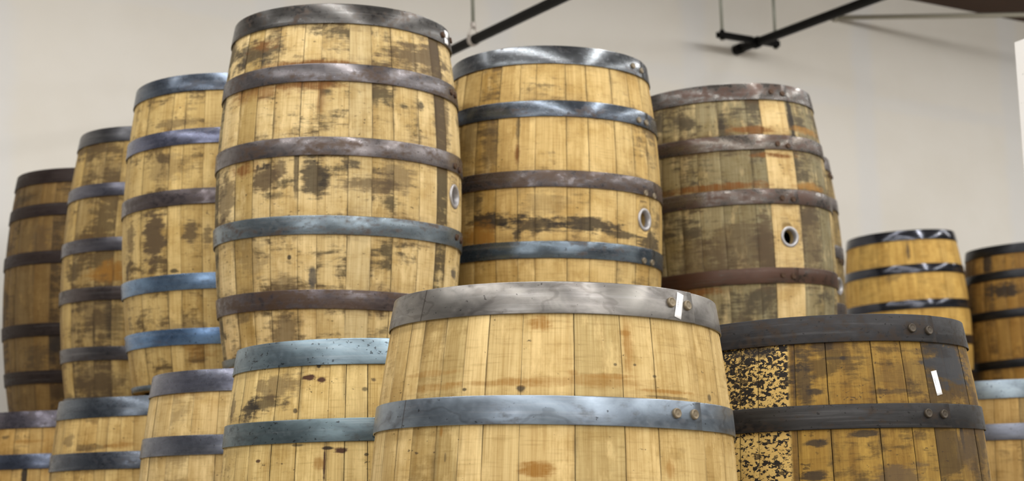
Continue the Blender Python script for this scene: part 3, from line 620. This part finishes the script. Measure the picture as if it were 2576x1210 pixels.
BIAS = dict(A=(.4, .52, .15), C=(.45, .45, .1), D=(.55, .55, .7), J=(.45, .5, .1), K=(.5, .55, .15), L=(.5, .55, .2), G=(.4, .45, .1), Q=(.4, .4, .1), R=(.45, .5, .1), S=(.5, .5, .1), E=(.4, .45, .1), F=(.5, .5, .25), M=(.5, .4, .05), N=(.5, .55, .2), O=(.5, .5, .2), P=(.5, .5, .3))
OVER = dict(
 E={7: (.75, .55, .55), 3: (.8, .5, .6), 4: (.05, 0, .2), 8: (.3, .1, .35), 1: (.2, 0, .3), 5: (.3, .1, .4), 6: (.25, 0, .4)},
 D={3: (.6, .95, .75), 4: (.05, 0, .15), 5: (.6, .8, .6), 0: (.8, .6, .6), 1: (.5, .8, .5), 2: (.6, .9, .6)},
 A={4: (.15, 0, .5), 5: (.3, .1, .6), 9: (.1, 0, .3), 3: (.2, 0, .5), 7: (.5, .1, .6)},
 G={1: (.3, .1, .5), 2: (.35, .1, .5), 3: (.2, 0, .4), 4: (.15, 0, .3)},
 J={2: (.1, 0, .3), 1: (.5, .1, .6)},
 C={2: (.25, 0, .4), 3: (.35, 0, .45), 4: (.3, 0, .45), 5: (.2, 0, .35)},
 F={8: (.4, .5, .8), 7: (.5, .5, .8), 2: (.35, .05, .45), 3: (.45, .1, .5), 4: (.5, .1, .5)})
LABEL = dict(
 A='tallest-standing grey-stained oak barrel with rusty hoops, open bung hole and white sticker',
 C='upper oak barrel with black stain band beside its bung hole, right of the tallest barrel',
 D='grey weathered upper oak barrel with rusty brown hoops and a pale bung stave',
 P='upper oak barrel mostly hidden behind the grey weathered barrel, only its right edge showing',
 J='upper oak barrel with blue-grey lower hoops, standing just left of the tallest barrel',
 K='upper oak barrel with an orange stain band, just right of the dark leftmost barrel',
 L='dark brown shaded upper oak barrel standing leftmost against the pale wall',
 E='large clean pale oak barrel front and centre, sticker between two rivets on its top hoop',
 F='dark brown oak barrel with black spatter and charcoal hoops, white sticker on its staves',
 G='lower oak barrel with dark red gouges and pitted blue hoops, left of the front barrel',
 Q='lower pale oak barrel with violet-grey hoops, tucked left of the gouged barrel',
 R='lower oak barrel with dark blue-grey hoops, second from the left in the bottom row',
 S='lower oak barrel with purplish hoops and a black drip, at the bottom left corner',
 M='clean golden oak barrel with shiny black hoops, standing far back on the right',
 N='dark brown oak barrel with dull black hoops, far back at the right edge',
 O='lower oak barrel with pale blue top hoop, right edge, behind the spattered barrel')
def spatter(t, c, U, V, wb, st):
    n = t.noise(wb, (125., 185., 1.), 4, .62, .4); b = t.noise(wb, (12., 14., 1.), 4, .6)
    reg = t.ss(U, -.052, -.060)
    pale = t.mix(t.noise(wb, (20., 30., 1.), 4), lin((212, 184, 116)), lin((186, 150, 80)))
    c = t.mix(t.ma('MULTIPLY', reg, .9), c, pale)
    k = t.ss(t.ma('ADD', n, t.ma('ADD', t.ma('MULTIPLY', t.ma('SUBTRACT', b, .5), .34), t.ss(V, .30, .08, -.02, .045))), .505, .53)
    c = t.mix(t.ma('MULTIPLY', reg, k), c, lin((30, 25, 20)))
    n2 = t.noise(wb, (38., 75., 1.), 4, .6); reg2 = t.ss(U, .03, -.06)
    return t.mix(t.ma('MULTIPLY', reg2, t.ss(n2, .60, .63, 0, .85)), c, lin((40, 30, 20)))
order = 'EFGAQCRDSJKLPMNO'
for i, k in enumerate(order):
    d = D[k]; rng = random.Random(100 + i)
    ca, cb, dirt, amt, th, spk, gray, hdirt, jnt = WOOD[k]
    he = [hoop_edges(q, d['p']) for q in range(1, 7)]
    wm = wood('oak_' + k.lower(), ca, cb, dirt, amt, th, spk, 1.0 + i * 1.37, d.get('bl', ()), he, gray, hdirt, 1.0, spatter if k == 'F' else None, jnt)
    r, ra, ro, sk = STEEL_D[k]
    sm = steel('steel_' + k.lower(), r, ra, 2.0 + i * .77, ro, sk, lines=.30 if k == 'E' else .1, seam=-.262 if k == 'E' else None, pale=.10 if k in 'FN' else .30, bumpk=.015 if k == 'M' else .05)
    d['bias'] = BIAS[k]; d['over'] = OVER.get(k, {})
    d['rivmat'] = RIVET_RUST if k in 'DAP' else RIVET_DARK if k == 'F' else RIVET
    barrel(k, d, wm, sm, HUE[k], RUST[k], LABEL[k], 'oak barrels stacked in two tiers', rng)
# barrels of the floor tier that carry the upper ones and are hidden behind the front row
wm = wood('oak_hidden', (200, 170, 110), (180, 150, 94), (96, 76, 46), .6, .5, .4, 31.7)
sm = steel('steel_hidden', (90, 66, 46), .5, 9.1)
for i, k in enumerate('CDPMN'):
    q = list(D[k]['p']); q[2] = -.034; q[3] = q[4] = 0.0; q[5] = 0.0; q[6:13] = [0.0] * 7
    d = {'p': q, 'tier': 2}
    barrel('hid', d, wm, sm, [(110, 112, 118)] * 6, [.3] * 6, 'oak barrel on the floor, hidden beneath the ' + dict(C='barrel with the black stain band', D='grey weathered barrel', P='barrel behind the grey weathered one', M='golden barrel with shiny black hoops', N='dark barrel at the right edge')[k], 'hidden barrels of the floor tier', random.Random(500 + i), hidden=True)
